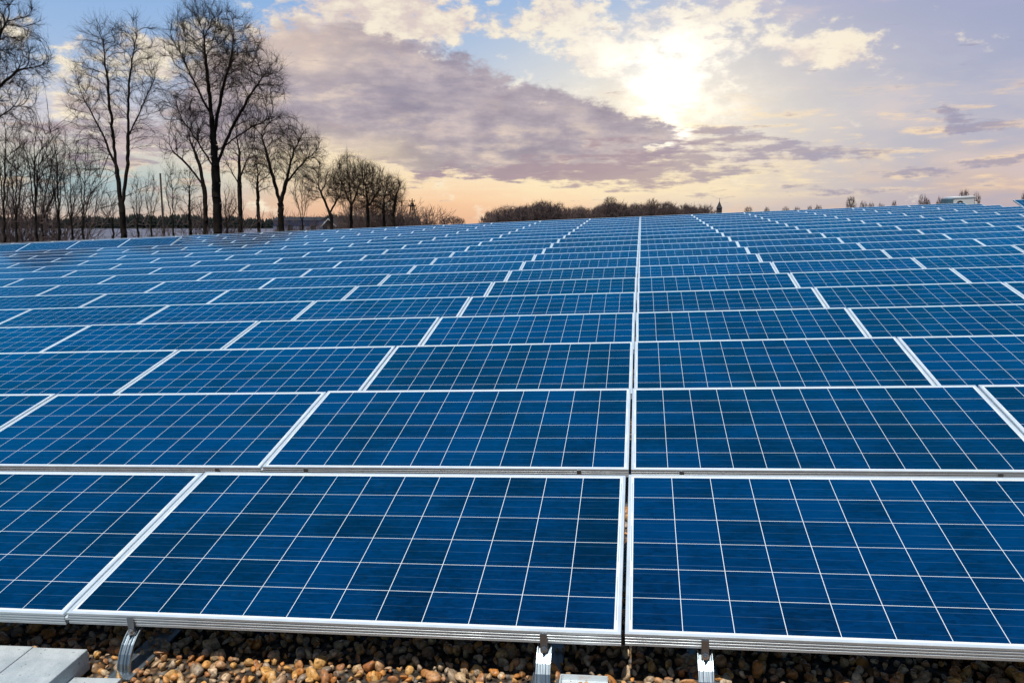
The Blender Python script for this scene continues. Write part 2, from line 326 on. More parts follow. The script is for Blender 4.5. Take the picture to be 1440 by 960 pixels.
class B:
    def __init__(s): s.v = []; s.f = []
    def box(s, x0, x1, y0, y1, z0, z1, M4=None):
        i = len(s.v); p = [Vector((x, y, z)) for z in (z0, z1) for x, y in ((x0, y0), (x1, y0), (x1, y1), (x0, y1))]
        s.v += [M4 @ q for q in p] if M4 else p
        s.f += [(i, i+3, i+2, i+1), (i+4, i+5, i+6, i+7), (i, i+1, i+5, i+4), (i+1, i+2, i+6, i+5), (i+2, i+3, i+7, i+6), (i+3, i, i+4, i+7)]; return s
    def cyl(s, p, q, r0, r1=None, k=12, cap=True):
        r1 = r0 if r1 is None else r1; p, q = Vector(p), Vector(q); d = (q-p).normalized(); a = d.orthogonal().normalized(); b = d.cross(a); i = len(s.v)
        for c, r in ((p, r0), (q, r1)):
            for j in range(k): t = 2*math.pi*j/k; s.v.append(c + a*math.cos(t)*r + b*math.sin(t)*r)
        for j in range(k): s.f.append((i+j, i+(j+1) % k, i+k+(j+1) % k, i+k+j))
        if cap: s.f += [tuple(range(i+k-1, i-1, -1)), tuple(range(i+k, i+2*k))]
        return s
    def raw(s, v, f): i = len(s.v); s.v += v; s.f += [tuple(a+i for a in g) for g in f]; return s
    def mesh(s, name, m, bevel=0, smooth=False):
        me = mesh(name, s.v, s.f, m, smooth)
        if bevel:
            bm = bmesh.new(); bm.from_mesh(me); bmesh.ops.bevel(bm, geom=list(bm.edges), offset=bevel, segments=2, affect='EDGES', profile=.6); bm.to_mesh(me); bm.free()
        return me

# ------------------------------------------------------------------ ground, roof
def terrain():
    me = mesh('ground', [(-3500, -600, 0), (3500, -600, 0), (3500, 5000, 0), (-3500, 5000, 0)], [(0, 1, 2, 3)], M['field'])
    tag(link('ground', me), kind='structure')
terrain()
RX0, RX1, RY0, RY1 = -46.0, 14.0, -9.0, 31.6
b = B().box(RX0, RX1, RY0, RY1, GZ-.35, GZ-.012)
tag(link('roof', b.mesh('roof', M['gravel_bed']), None, A), kind='structure')
b = B().box(RX0+.15, RX1-.15, RY0+.15, RY1-.15, GZ-9.5, GZ-.352)
tag(link('building', b.mesh('building', M['plaster']), None, A), 'long flat-roofed building that carries the solar array', 'building')
for nm, bx, lb in (('roof_edge_trim', (RX0-.02, RX1+.02, RY1, RY1+.10, GZ-.36, GZ+.03), 'thin grey metal edge strip behind the last row of panels'),
                   ('roof_edge_trim', (RX1, RX1+.10, RY0, RY1-.003, GZ-.36, GZ+.03), 'thin grey metal edge strip right of the array')):
    tag(link(nm, B().box(*bx).mesh(nm, M['trim']), None, A), lb, 'roof trim')

# pebbles: one mass nobody could count
def pebbles():
    base = []
    for k in range(7):
        bm = bmesh.new(); bmesh.ops.create_icosphere(bm, subdivisions=2, radius=1)
        rr = random.Random(40+k); pl = [(Vector((rr.gauss(0, 1), rr.gauss(0, 1), rr.gauss(0, 1))).normalized(), rr.uniform(.42, .82)) for _ in range(9)]
        for v in bm.verts:
            for n, dd in pl:
                h = v.co.dot(n)
                if h > dd: v.co -= n*(h-dd)*.95
        base.append((np.array([v.co[:] for v in bm.verts]), np.array([[v.index for v in f.verts] for f in bm.faces]))); bm.free()
    rs = np.random.RandomState(3); Vs = []; Fs = []; T = []; off = 0; n = 0
    def put(x, y, z, s):
        nonlocal off
        bv, bf = base[rs.randint(7)]; q = rs.normal(size=4); q /= np.linalg.norm(q); w_, a_, b_, c_ = q
        Rm = np.array([[1-2*(b_*b_+c_*c_), 2*(a_*b_-c_*w_), 2*(a_*c_+b_*w_)], [2*(a_*b_+c_*w_), 1-2*(a_*a_+c_*c_), 2*(b_*c_-a_*w_)], [2*(a_*c_-b_*w_), 2*(b_*c_+a_*w_), 1-2*(a_*a_+b_*b_)]])
        sc3 = s*np.array([rs.uniform(.8, 1.35), rs.uniform(.7, 1.1), rs.uniform(.5, .85)])
        Vs.append((bv*sc3) @ Rm.T + [x, y, z]); Fs.append(bf+off); T.append(np.full(len(bv), rs.rand())); off += len(bv)
    # dense near the front edge, thinner far under the panels
    for (x0, x1, y0, y1, step) in ((-3.4, 2.6, -.62, .42, .033), (-4.6, 3.8, .42, 1.5, .05)):
        for gx in np.arange(x0, x1, step):
            for gy in np.arange(y0, y1, step):
                if -2.5 < gx < -1.85 and gy < -.0 and rs.rand() < .6: continue
                s = .0155*(1+1.0*rs.rand()**2)*(.55 if rs.rand() < .35 else 1)
                put(gx+rs.uniform(-1, 1)*step*.5, gy+rs.uniform(-1, 1)*step*.5, GZ+rs.uniform(-.010, .008), s)
    V = np.concatenate(Vs); F = np.concatenate(Fs); me = fast_mesh('gravel', V, F, M['stone'], True)
    a = me.attributes.new('tint', 'FLOAT', 'POINT'); a.data.foreach_set('value', np.concatenate(T).astype(np.float32))
    tag(link('gravel', me, None, A), 'rounded orange, brown and grey pebbles strewn on the roof', 'gravel', kind='stuff')
pebbles()

# ------------------------------------------------------------------ solar panels
def frame_mesh():
    prof = [(.0115, -.0045), (.0115, -.0002), (.0108, 0), (.0010, 0), (0, -.0010), (0, -.0085)]
    z = -.0085
    for _ in range(3): prof += [(.0022, z-.0016), (.0022, z-.0048), (0, z-.0060), (0, z-.0105)]; z -= .0105
    prof += [(0, -PH+.001), (.001, -PH), (.030, -PH), (.030, -PH+.0018), (.0022, -PH+.0020), (.0022, -.0085), (.0115, -.0085)]
    vs, fs = [], []; n = len(prof); w = PW/2
    for cx, cy, sx, sy in ((-w, 0, 1, 1), (w, 0, -1, 1), (w, PD, -1, -1), (-w, PD, 1, -1)):
        for dd, zz in prof: vs.append((cx+sx*dd, cy+sy*dd, zz))
    for c in range(4):
        for k in range(n):
            a, b_ = c*n+k, c*n+(k+1) % n; a2, b2 = ((c+1) % 4)*n+k, ((c+1) % 4)*n+(k+1) % n
            fs.append((a, a2, b2, b_))
    me = mesh('frame', vs, fs, M['alu'])
    bm = bmesh.new(); bm.from_mesh(me); bmesh.ops.recalc_face_normals(bm, faces=bm.faces); bm.to_mesh(me); bm.free(); return me
ME_FRAME = frame_mesh()
gi = .0110
ME_GLASS = B().box(-PW/2+gi, PW/2-gi, gi, PD-gi, -.0070, -.0022).mesh('glass', M['cells'])
FX = PW/2-.243
def foot_mesh():                       # bent, ribbed aluminium strap; local frame = roof frame, origin at its clamp
    path = [(.085, -.0570), (.055, -.0585), (.026, -.066), (-.002, -.080), (-.026, -.099), (-.046, -.122), (-.060, -.148), (-.066, GZ+.002)]
    sec = [(-.023, 0), (-.023, .010), (-.020, .010), (-.018, .003), (-.009, .003), (-.007, .009), (-.003, .009), (-.002, .004), (.002, .004), (.003, .009), (.007, .009), (.009, .003), (.018, .003), (.020, .010), (.023, .010), (.023, 0)]
    pts = []
    for i in range(len(path)-1):       # resample
        for t in (0, .5): pts.append((path[i][0]*(1-t)+path[i+1][0]*t, path[i][1]*(1-t)+path[i+1][1]*t))
    pts.append(path[-1]); vs, fs = [], []
    for i, (y, z) in enumerate(pts):
        a, c = pts[max(i-1, 0)], pts[min(i+1, len(pts)-1)]; ty, tz = c[0]-a[0], c[1]-a[1]; l = math.hypot(ty, tz); ny, nz = tz/l, -ty/l   # outward
        for sx, h in sec: vs.append((sx, y+ny*h, z+nz*h))
    n = len(sec)
    for i in range(len(pts)-1):
        for k in range(n): fs.append((i*n+k, i*n+(k+1) % n, (i+1)*n+(k+1) % n, (i+1)*n+k))
    fs += [tuple(range(n)), tuple(range(len(vs)-1, len(vs)-n-1, -1))]
    me = mesh('foot', vs, fs, M['foot'], False)
    bm = bmesh.new(); bm.from_mesh(me); bmesh.ops.recalc_face_normals(bm, faces=bm.faces); bm.to_mesh(me); bm.free(); return me
ME_FOOT = foot_mesh()
ME_BASE = B().box(-.045, .045, -.105, .25, GZ-.006, GZ+.004).mesh('base_plate', M['foot'], .001)
ME_CLAMP = B().box(-.0115, .0115, -.0045, -.0003, -.050, -.009).box(-.0115, .0115, -.0045, .0120, -.072, -.0502).mesh('clamp', M['darksteel'], .0006)
bb = B(); bb.cyl((0, -.006, -.060), (0, -.015, -.0605), .0078, k=6); bb.cyl((0, -.0048, -.060), (0, -.0075, -.0602), .0118, k=16); bb.cyl((0, -.014, -.0604), (0, -.020, -.0607), .0045, k=10)
ME_BOLT = bb.mesh('bolt', M['steel'])
b = B(); b.box(-.025, .025, .80, .84, GZ, .083); b.box(-.05, .05, .74, .92, GZ-.004, GZ+.004)
ME_REAR = b.mesh('rear_leg', M['foot'])

ME_STRIP = B().box(PW/2+.0006, PW/2+.0122, .002, PD-.002, -.026, -.016).mesh('joint_strip', M['alu'])
ORD = ['front', 'second', 'third', 'fourth', 'fifth', 'sixth', 'seventh', 'eighth', 'ninth', 'tenth', 'eleventh', 'twelfth', 'thirteenth', 'fourteenth', 'fifteenth', 'sixteenth', 'seventeenth', 'eighteenth', 'nineteenth', 'last']
NTH = ['first', 'second', 'third', 'fourth', 'fifth', 'sixth', 'seventh', 'eighth', 'ninth', 'tenth', 'eleventh', 'twelfth', 'thirteenth', 'fourteenth', 'fifteenth', 'sixteenth', 'seventeenth']
def proj_a(x, y, z):
    d = RA.transposed() @ (Vector((x, y, z)) - CAM_A)
    if d.z > -.1: return None
    return 720 + FPX*d.x/-d.z, 480 - FPX*d.y/-d.z
def in_view(xc, y0):
    for t in np.linspace(-PW/2, PW/2, 9):
        for yy, zz in ((0, 0), (PD*math.cos(TILT), PD*math.sin(TILT))):
            p = proj_a(xc+t, y0+yy, zz)
            if p and -4 < p[0] < 1444 and p[1] < 975: return True
    return False
npan = 0
RAISED = {(16, c) for c in (-9, -10, -11, -12)}
for row in range(1, 21):
    for col in range(-17, 6):          # col 0 = first right of the centre seam
        xc = (col+.5)*COLW; y0 = (row-1)*PITCHROW
        if not in_view(xc, y0): continue
        npan += 1
        jz, jt, jy = rnd.gauss(0, .0018), rnd.gauss(0, .0012), rnd.gauss(0, .0015)
        if row == 1 and col == -2: jz = -.006
        tilt = TILT + jt; z0 = jz
        k = col+1 if col >= 0 else -col; side = 'right' if col >= 0 else 'left'
        rowname = 'front row' if row == 1 else ('last row, farthest away' if row == 20 else ORD[row-1] + ' row from the front')
        lab = f'blue solar panel, {NTH[k-1]} {side} of the straight centre gap, {rowname}'
        raised = (row, col) in RAISED
        if raised: tilt += R(7); z0 += .08; lab = f'raised steeper blue solar panel, {NTH[k-1]} {side} of centre gap, {ORD[row-1]} row'
        mw = A @ Matrix.Translation((xc, y0+jy, z0)) @ Matrix.Rotation(tilt, 4, 'X') @ Matrix.Rotation(rnd.gauss(0, .0007), 4, 'Z')
        t = thing('solar_panel', lab, 'solar panel', mw, 'blue solar panels set out in rows on the roof')
        link('frame', ME_FRAME, t); link('glass', ME_GLASS, t)
        if col != -1: link('joint_strip', ME_STRIP, t)
        un = Matrix.Rotation(-tilt, 4, 'X') @ Matrix.Translation((0, 0, -z0))
        for s in (-1, 1):
            f = link('foot', ME_FOOT, t, un @ Matrix.Translation((s*FX-(.16 if (row, col, s) == (1, -2, 1) else 0), 0, 0)))
            if row <= 3:
                link('clamp', ME_CLAMP, f, Matrix.Identity(4)); link('bolt', ME_BOLT, f)
                if row == 1: link('base_plate', ME_BASE, f)
            link('rear_leg', ME_REAR, t, un @ Matrix.Translation((s*FX, 0, 0)))
print('PANELS', npan)

# ------------------------------------------------------------------ ballast slabs at the lower left
def slab(cx, cy, w, l, h, rot, z, lab, seed):
    me = B().box(-w/2, w/2, -l/2, l/2, 0, h).mesh('paving_slab', M['concrete'], .0035)
    tag(link('paving_slab', me, None, A @ Matrix.Translation((cx, cy, z)) @ Matrix.Rotation(R(rot), 4, 'Z')), lab, 'paving slab', 'concrete ballast slabs by the front feet')
slab(-1.916, -.206, .205, .30, .073, 1, GZ+.004, 'pale concrete slab, nearest the curved foot, with its grey end face showing', 1)
slab(-2.125, -.204, .205, .30, .073, 1, GZ+.004, 'pale concrete slab squeezed between two others at the lower left', 2)
slab(-2.334, -.202, .205, .30, .072, 1.5, GZ+.004, 'pale concrete slab at the far left, cut by the picture edge', 3)
slab(-1.74, -.235, .20, .20, .030, 3, GZ-.004, 'low concrete slab just below the curved foot at the bottom edge', 4)
b = B().box(-.075, .075, -.10, .03, 0, .004).box(-.075, -.071, -.10, .03, .004, .022).box(-.075, .075, .026, .030, .004, .022)
tag(link('metal_tray', b.mesh('metal_tray', M['alu'], .0006), None, A @ Matrix.Translation((-.125, -.032, GZ+.012))), 'small pale metal tray on dark pebbles right of the middle foot', 'metal tray')

# ------------------------------------------------------------------ things on the far roof edge
def roof_unit():
    p = Vector((12.35, 33.2, 0))
    t = thing('ventilation_unit', 'white ventilation unit with a dark round opening, behind the panels at right', 'ventilation unit', A @ Matrix.Translation((11.62, 31.0, GZ)) @ Matrix.Rotation(R(18), 4, 'Z'))
    w, h = .86, .56
    b = B().box(0, w, 0, .45, 0, h-.09); link('housing', b.mesh('housing', M['white'], .01), t)
    link('lid', B().box(-.012, w+.03, -.012, .48, h-.088, h-.03).mesh('lid', M['white'], .008), t)
    link('louvre_panel', B().box(-.22, -.003, .02, .42, 0, h-.08).mesh('louvre_panel', M['bluegrey'], .006), t)
    bo = B(); n = 14; v = []
    for i in range(n+1):
        a = math.pi*i/n
        for r_, y_ in ((.17, -.012), (.17, .0), ): v.append(Vector((.26-r_*math.cos(a), y_, .20+r_*1.1*math.sin(a))))
    c0 = len(v); v.append(Vector((.26, -.012, .20)))
    bo.raw(v, [(2*i, 2*i+1, 2*i+3, 2*i+2) for i in range(n)] + [(c0, 2*i, 2*i+2) for i in range(n)])
    link('opening', bo.mesh('opening', M['dark']), t)
    bo = B().cyl((.26, -.10, .22), (.26, -.015, .22), .07, .09, 20); link('duct', bo.mesh('duct', M['white'], 0, True), t)
    link('pipe', B().box(w+.004, w+.18, .05, .30, 0, h-.25).mesh('pipe', M['white'], .02), t)
roof_unit()
# one more panel standing apart at the far right
mw = A @ Matrix.Translation((13.35, 26.9, .02)) @ Matrix.Rotation(R(15), 4, 'X')
t = thing('solar_panel', 'tilted blue solar panel standing apart at the far right roof edge', 'solar panel', mw, 'blue solar panels set out in rows on the roof')
link('frame', ME_FRAME, t); link('glass', ME_GLASS, t)
for s in (-1, 1):
    link('foot', ME_FOOT, t, Matrix.Rotation(-R(15), 4, 'X') @ Matrix.Translation((s*FX, 0, -.02))); link('rear_leg', ME_REAR, t, Matrix.Rotation(-R(15), 4, 'X') @ Matrix.Translation((s*FX, 0, -.02)))

# ------------------------------------------------------------------ bare winter trees
def tubes(P0, P1, R0, R1, k):
    P0, P1 = np.asarray(P0, float), np.asarray(P1, float); R0, R1 = np.asarray(R0), np.asarray(R1)
    d = P1-P0; L = np.linalg.norm(d, axis=1, keepdims=True); L[L == 0] = 1e-6; d = d/L
    ref = np.where(np.abs(d[:, 2:3]) > .9, np.array([[1., 0, 0]]), np.array([[0., 0, 1]])); a = np.cross(d, ref); a /= np.linalg.norm(a, axis=1, keepdims=True); b = np.cross(d, a)
    an = 2*np.pi*np.arange(k)/k; ring = a[:, None]*np.cos(an)[None, :, None]+b[:, None]*np.sin(an)[None, :, None]
    V = np.concatenate([P0[:, None]+ring*R0[:, None, None], P1[:, None]+ring*R1[:, None, None]], 1).reshape(-1, 3)
    n = len(P0); base = np.arange(n)[:, None]*2*k; j = np.arange(k); Q = np.stack([base+j, base+(j+1) % k, base+k+(j+1) % k, base+k+j], -1).reshape(-1, 4)
    return V, Q
def merge(parts):
    Vs, Qs, o = [], [], 0
    for V, Q in parts:
        if len(V): Vs.append(V); Qs.append(Q+o); o += len(V)
    return np.concatenate(Vs), np.concatenate(Qs)
def grow(rs, stems, lobes, natt, step, kill, reach, up=.25):
    # stems: polylines of starting wood; lobes: (centre, radii) ellipsoids filled with attractors
    nodes, par = [], []
    for pl in stems:
        pl = [np.array(p, float) for p in pl]; prev = -1
        if nodes:                                           # fork from the nearest node
            dd = [np.linalg.norm(n-pl[0]) for n in nodes]; prev = int(np.argmin(dd))
        for i in range(len(pl)-1):
            L = np.linalg.norm(pl[i+1]-pl[i]); m = max(1, int(L/step))
            for j in range(m):
                nodes.append(pl[i]+(pl[i+1]-pl[i])*(j/m) + (rs.normal(size=3)*step*.07 if (i or j) else 0)); par.append(prev); prev = len(nodes)-1
        nodes.append(pl[-1]); par.append(prev)
    vol = np.array([r[0]*r[1]*r[2] for c, r in lobes]); pr = vol/vol.sum(); A_ = []
    for _ in range(natt):
        c, r = lobes[rs.choice(len(lobes), p=pr)]; q = rs.normal(size=3); q /= np.linalg.norm(q); q *= rs.rand()**(.42)
        A_.append(np.array(c)+q*np.array(r))
    A_ = np.array(A_); N = np.array(nodes); best = np.full(len(A_), 1e9); bi = np.zeros(len(A_), int)
    def upd(new0, N):
        nonlocal best, bi
        D = np.linalg.norm(A_[:, None]-N[None, new0:], axis=2); m = D.argmin(1); dm = D[np.arange(len(A_)), m]; s = dm < best
        best = np.where(s, dm, best); bi = np.where(s, m+new0, bi)
    upd(0, N); cnt = np.zeros(20000, int)
    for it in range(90):
        live = best < reach
        if not live.any(): break
        idx = np.unique(bi[live]); new, np_ = [], []
        for i in idx:
            if cnt[i] > 3: continue
            a = A_[live & (bi == i)]; d = a-N[i]; d /= np.linalg.norm(d, axis=1, keepdims=True)+1e-9; d = d.mean(0); d[2] += up*.3
            if par[i] >= 0: pd = N[i]-N[par[i]]; d += .85*pd/(np.linalg.norm(pd)+1e-9)
            d /= np.linalg.norm(d)+1e-9; d += rs.normal(size=3)*.09; d /= np.linalg.norm(d)
            new.append(N[i]+d*step); np_.append(i); cnt[i] += 1
        if not new: break
        o = len(N); N = np.concatenate([N, new]); par += np_; upd(o, N)
        k = best > kill; A_, best, bi = A_[k], best[k], bi[k]
        if not len(A_): break
    return N, np.array(par)
def tree_mesh(seed, stems, lobes, natt=600, step=.6, kill=.75, reach=9, rtrunk=.3, tip=.011, twigs=3, tl=.8, leaves=0, kside=7):
    rs = np.random.RandomState(seed); N, par = grow(rs, stems, lobes, natt, step, kill, reach)
    n = len(N); kids = np.zeros(n, int)
    for i in range(n-1, -1, -1):
        if par[i] >= 0: kids[par[i]] += 1
    nt = max(4, int((kids == 0).sum())); e = min(3.0, max(1.5, math.log(nt)/math.log(rtrunk/tip))); w = np.zeros(n); kids[:] = 0
    for i in range(n-1, -1, -1):
        if kids[i] == 0: w[i] = tip**e
        if par[i] >= 0: w[par[i]] += w[i]; kids[par[i]] += 1
    r = w**(1/e); rt = r[0]; r = tip + (rtrunk-tip)*np.clip((r-tip)/max(rt-tip, 1e-6), 0, 1)**1.22
    idx = np.where(par >= 0)[0]; p = par[idx]; r0 = np.minimum(r[p], r[idx]*1.35+.004); big = r[idx] > rtrunk*.3
    flare = np.where(p == 0, 1.25, 1.0)
    T = tubes(N[p][big], N[idx][big], (r0*flare)[big], r[idx][big], kside)
    parts = [tubes(N[p][~big], N[idx][~big], r0[~big], r[idx][~big], 4)]
    # twigs
    fine = np.where((r < tip*5.5) & (par >= 0))[0]; P0, P1, Ra, Rb = [], [], [], []; LV = []
    for i in fine:
        pd = N[i]-N[par[i]]; pd /= np.linalg.norm(pd)+1e-9; m = twigs+(2 if kids[i] == 0 else 0)
        for _ in range(m):
            d = pd+rs.normal(size=3)*.42; d[2] += .30; d /= np.linalg.norm(d); q = N[par[i]]+(N[i]-N[par[i]])*rs.rand(); L = tl*rs.uniform(.5, 1.25); rr = tip*.72
            for sgm in range(2):
                q2 = q+d*L*.5; P0.append(q); P1.append(q2); Ra.append(rr*(1-.35*sgm)); Rb.append(rr*(.65-.4*sgm))
                for _s in range(1):
                    d2 = d+rs.normal(size=3)*.4; d2 /= np.linalg.norm(d2); P0.append(q2); P1.append(q2+d2*L*.5); Ra.append(rr*.6); Rb.append(rr*.25)
                    if leaves and rs.rand() < leaves: LV.append(q2+d2*L*.3)
                d = d+rs.normal(size=3)*.22; d[2] += .08; d /= np.linalg.norm(d); q = q2
    if P0: parts.append(tubes(P0, P1, np.array(Ra), np.array(Rb), 3))
    Cm = merge(parts); LM = None
    if leaves and LV:
        LV = np.array(LV); a = rs.normal(size=LV.shape); a /= np.linalg.norm(a, axis=1, keepdims=True); b = np.cross(a, rs.normal(size=LV.shape)); b /= np.linalg.norm(b, axis=1, keepdims=True); s = .05
        V = np.stack([LV-a*s, LV+b*s*.6, LV+a*s, LV-b*s*.6], 1).reshape(-1, 3); Q = np.arange(len(V)).reshape(-1, 4); LM = (V, Q)
    return T, Cm, LM
def put_tree(name, label, cat, data, mw, group, s=1.0):
    t = thing(name, label, cat, mw, group); T, Cm, LM = data
    if len(T[0]): link('trunk', fast_mesh('trunk', T[0], T[1], M['bark'], True), t)
    link('crown', fast_mesh('crown', Cm[0], Cm[1], M['twig'], True), t)
    if LM: link('leaves', fast_mesh('leaves', LM[0], LM[1], M['brown_leaf']), t)
    return t
GR = 'bare winter trees behind the building'
def px_tree(name, label, cat, dist, base_px, stems, lobes, group=GR, depth=.85, **kw):
    # silhouette given where the photo shows it, turned into a 3-D crown of real size at that distance
    base = at(base_px, 330, dist); base.z = 0; rs = random.Random(kw.get('seed', 1))
    def loc(px, py, dd=0):
        q = at(px, py, dist+dd) - base; return np.array((q.dot(RGT), q.dot(FWD), q.z))
    mpp = dist/FPX
    S = []
    for st in stems:
        pl = []
        for k, s in enumerate(st):
            if s == 'g': pl.append(np.array((0, 0, -.3)))
            else: pl.append(loc(s[0], s[1], s[2] if len(s) > 2 else 0))
        S.append(pl)
    Lb = [(loc(l[0], l[1], l[4] if len(l) > 4 else 0), (l[2]*mpp, (l[2]+l[3])/2*mpp*depth, l[3]*mpp)) for l in lobes]
    data = tree_mesh(stems=S, lobes=Lb, **kw)
    mw = Matrix.Translation(base) @ Matrix(((RGT.x, FWD.x, 0, 0), (RGT.y, FWD.y, 0, 0), (0, 0, 1, 0), (0, 0, 0, 1)))
    return put_tree(name, label, cat, data, mw, group)

px_tree('bare_tree', 'tallest bare tree with one straight thick trunk and a broad fan crown', 'tree', 65, 305,
        [['g', (304, 250), (300, 190), (293, 120), (287, 60)], [(303, 235), (322, 190), (348, 140), (372, 105)], [(301, 190), (312, 130), (328, 70)], [(299, 165), (275, 120), (258, 85)], [(303, 240), (282, 205), (255, 165)], [(302, 215), (345, 185), (380, 165)]],
        [(290, 45, 42, 42), (325, 60, 38, 42, 2), (258, 72, 28, 40, -2), (352, 105, 46, 38, -2), (300, 100, 40, 45), (375, 125, 26, 26), (350, 160, 40, 22), (255, 150, 26, 34), (283, 170, 26, 34)],
        seed=11, natt=3230, step=0.38, kill=0.40, reach=6, rtrunk=.34, tip=.0115, twigs=4, tl=.85)
px_tree('bare_tree', 'tall bare tree forking low into two slender upright stems', 'tree', 62, 172,
        [['g', (172, 300), (170, 285)], [(170, 285), (163, 230), (157, 170), (150, 110), (145, 60)], [(172, 285), (180, 230), (180, 170), (182, 110), (190, 60)], [(164, 235), (140, 180), (118, 140)], [(181, 190), (200, 150), (215, 115)]],
        [(145, 70, 30, 42), (188, 68, 26, 42), (120, 135, 26, 40), (205, 120, 24, 46), (158, 130, 24, 44), (135, 195, 34, 26), (200, 190, 20, 26), (113, 105, 14, 20), (125, 235, 25, 14)],
        seed=5, natt=1955, step=0.38, kill=0.45, reach=6, rtrunk=.23, tip=.010, twigs=4, tl=.8)
px_tree('bare_tree', 'mid-sized bare tree with a round crown, right of the tallest one', 'tree', 82, 395,
        [['g', (395, 300), (394, 285)], [(394, 285), (384, 250), (375, 215), (368, 190)], [(395, 285), (404, 250), (412, 215), (425, 190)], [(404, 255), (425, 230), (442, 215)]],
        [(395, 195, 36, 34), (425, 215, 30, 32), (370, 205, 24, 32), (400, 235, 34, 24), (443, 212, 14, 16), (360, 240, 18, 14)],
        seed=21, natt=2125, step=0.38, kill=0.43, reach=6, rtrunk=.30, tip=.012, twigs=4, tl=.9)
px_tree('bare_tree', 'bare tree half hidden just right of the tallest trunk', 'tree', 95, 337,
        [['g', (337, 260), (336, 210)], [(337, 250), (350, 220)], [(337, 260), (322, 235)]], [(335, 195, 28, 40), (350, 225, 18, 24), (320, 225, 16, 24)],
        seed=8, natt=1190, step=0.43, kill=0.50, reach=7, rtrunk=.26, tip=.013, twigs=2, tl=.8)
px_tree('bare_tree', 'bare tree with a wide low crown left of the tallest trunk', 'tree', 88, 288,
        [['g', (288, 270), (280, 230), (268, 200)], [(286, 260), (262, 230), (245, 215)]], [(265, 185, 30, 28), (248, 205, 24, 20), (285, 205, 18, 30)],
        seed=9, natt=1360, step=0.41, kill=0.47, reach=7, rtrunk=.24, tip=.013, twigs=2, tl=.8)
px_tree('bare_tree', 'small bare tree between the round-crowned tree and the tallest one', 'tree', 98, 364,
        [['g', (363, 285), (362, 255)]], [(362, 240, 20, 32), (372, 262, 14, 14)], seed=14, natt=714, step=0.45, kill=0.50, reach=7, rtrunk=.2, tip=.013, twigs=2, tl=.8)
px_tree('bare_tree', 'large bare tree at the left picture edge with heavy arching limbs', 'tree', 72, -55,
        [['g', (-55, 230), (-50, 150)], [(-52, 190), (-10, 130), (25, 100), (60, 92)], [(-52, 170), (-15, 80), (10, 30)], [(-50, 150), (-50, 60)], [(-54, 210), (-10, 170), (20, 150), (45, 150)]],
        [(5, 60, 40, 45), (35, 90, 32, 40), (10, 125, 40, 30), (-30, 40, 50, 60), (-60, 120, 60, 60), (55, 100, 22, 16), (45, 45, 18, 26), (8, 10, 36, 18), (20, 165, 30, 18)],
        seed=31, natt=3000, step=0.46, kill=0.46, reach=8, rtrunk=.58, tip=.014, twigs=4, tl=.85)
SAP = [(5, 52, 'thin bare sapling nearest the left picture edge', [(8, 215, 22, 54), (0, 185, 16, 26)], 41),
       (22, 60, 'thin bare sapling, second from the left picture edge', [(24, 235, 17, 40), (32, 215, 12, 20)], 42),
       (50, 50, 'thin bare sapling with a dense twiggy head at left', [(47, 205, 24, 52), (60, 240, 16, 30)], 43),
       (58, 66, 'leaning bare sapling in the left thicket', [(72, 250, 18, 38), (78, 205, 10, 26)], 44),
       (82, 54, 'bare sapling at the right side of the left thicket', [(80, 225, 17, 50)], 45),
       (100, 60, 'slender bare sapling just left of the forked tree', [(99, 255, 12, 42)], 46),
       (116, 63, 'second slender bare sapling left of the forked tree', [(122, 245, 16, 44)], 47),
       (158, 70, 'low bare sapling beside the forked trunk', [(152, 290, 12, 24)], 48),
       (193, 68, 'thin bare sapling right of the forked trunk', [(192, 275, 8, 30)], 49),
       (212, 72, 'thin bare sapling between the forked and the tallest tree', [(213, 272, 10, 30)], 50),
       (243, 75, 'upright bare sapling left of the brown-leaved tree', [(242, 262, 10, 36)], 51),
       (425, 100, 'small bare tree in front of the pale lilac house', [(424, 268, 17, 30)], 52),
       (318, 78, 'thin bare sapling beside the tallest trunk', [(324, 285, 10, 24)], 53)]
for bx, dist, lab, lobes, sd in SAP:
    px_tree('bare_sapling', lab, 'sapling', dist, bx, [['g', (bx, 310), (lobes[0][0]*.6+bx*.4, lobes[0][1]+10)], [(bx, 315), (lobes[0][0]+7, lobes[0][1]+lobes[0][3]*.4)], [(bx, 312), (lobes[0][0]-8, lobes[0][1]+lobes[0][3]*.3)]],
            lobes, 'bare saplings behind the building', seed=sd, natt=400, step=.36, kill=.45, reach=6, rtrunk=.085, tip=.0105, twigs=3, tl=.7, kside=5)
px_tree('beech_tree', 'small tree still carrying rust-brown dry leaves', 'tree', 76, 266, [['g', (266, 285), (267, 245)]], [(267, 262, 15, 30), (264, 290, 20, 18)], seed=61, natt=520, step=.42, kill=.55, reach=6, rtrunk=.13, tip=.011, twigs=3, tl=.6, leaves=.6)
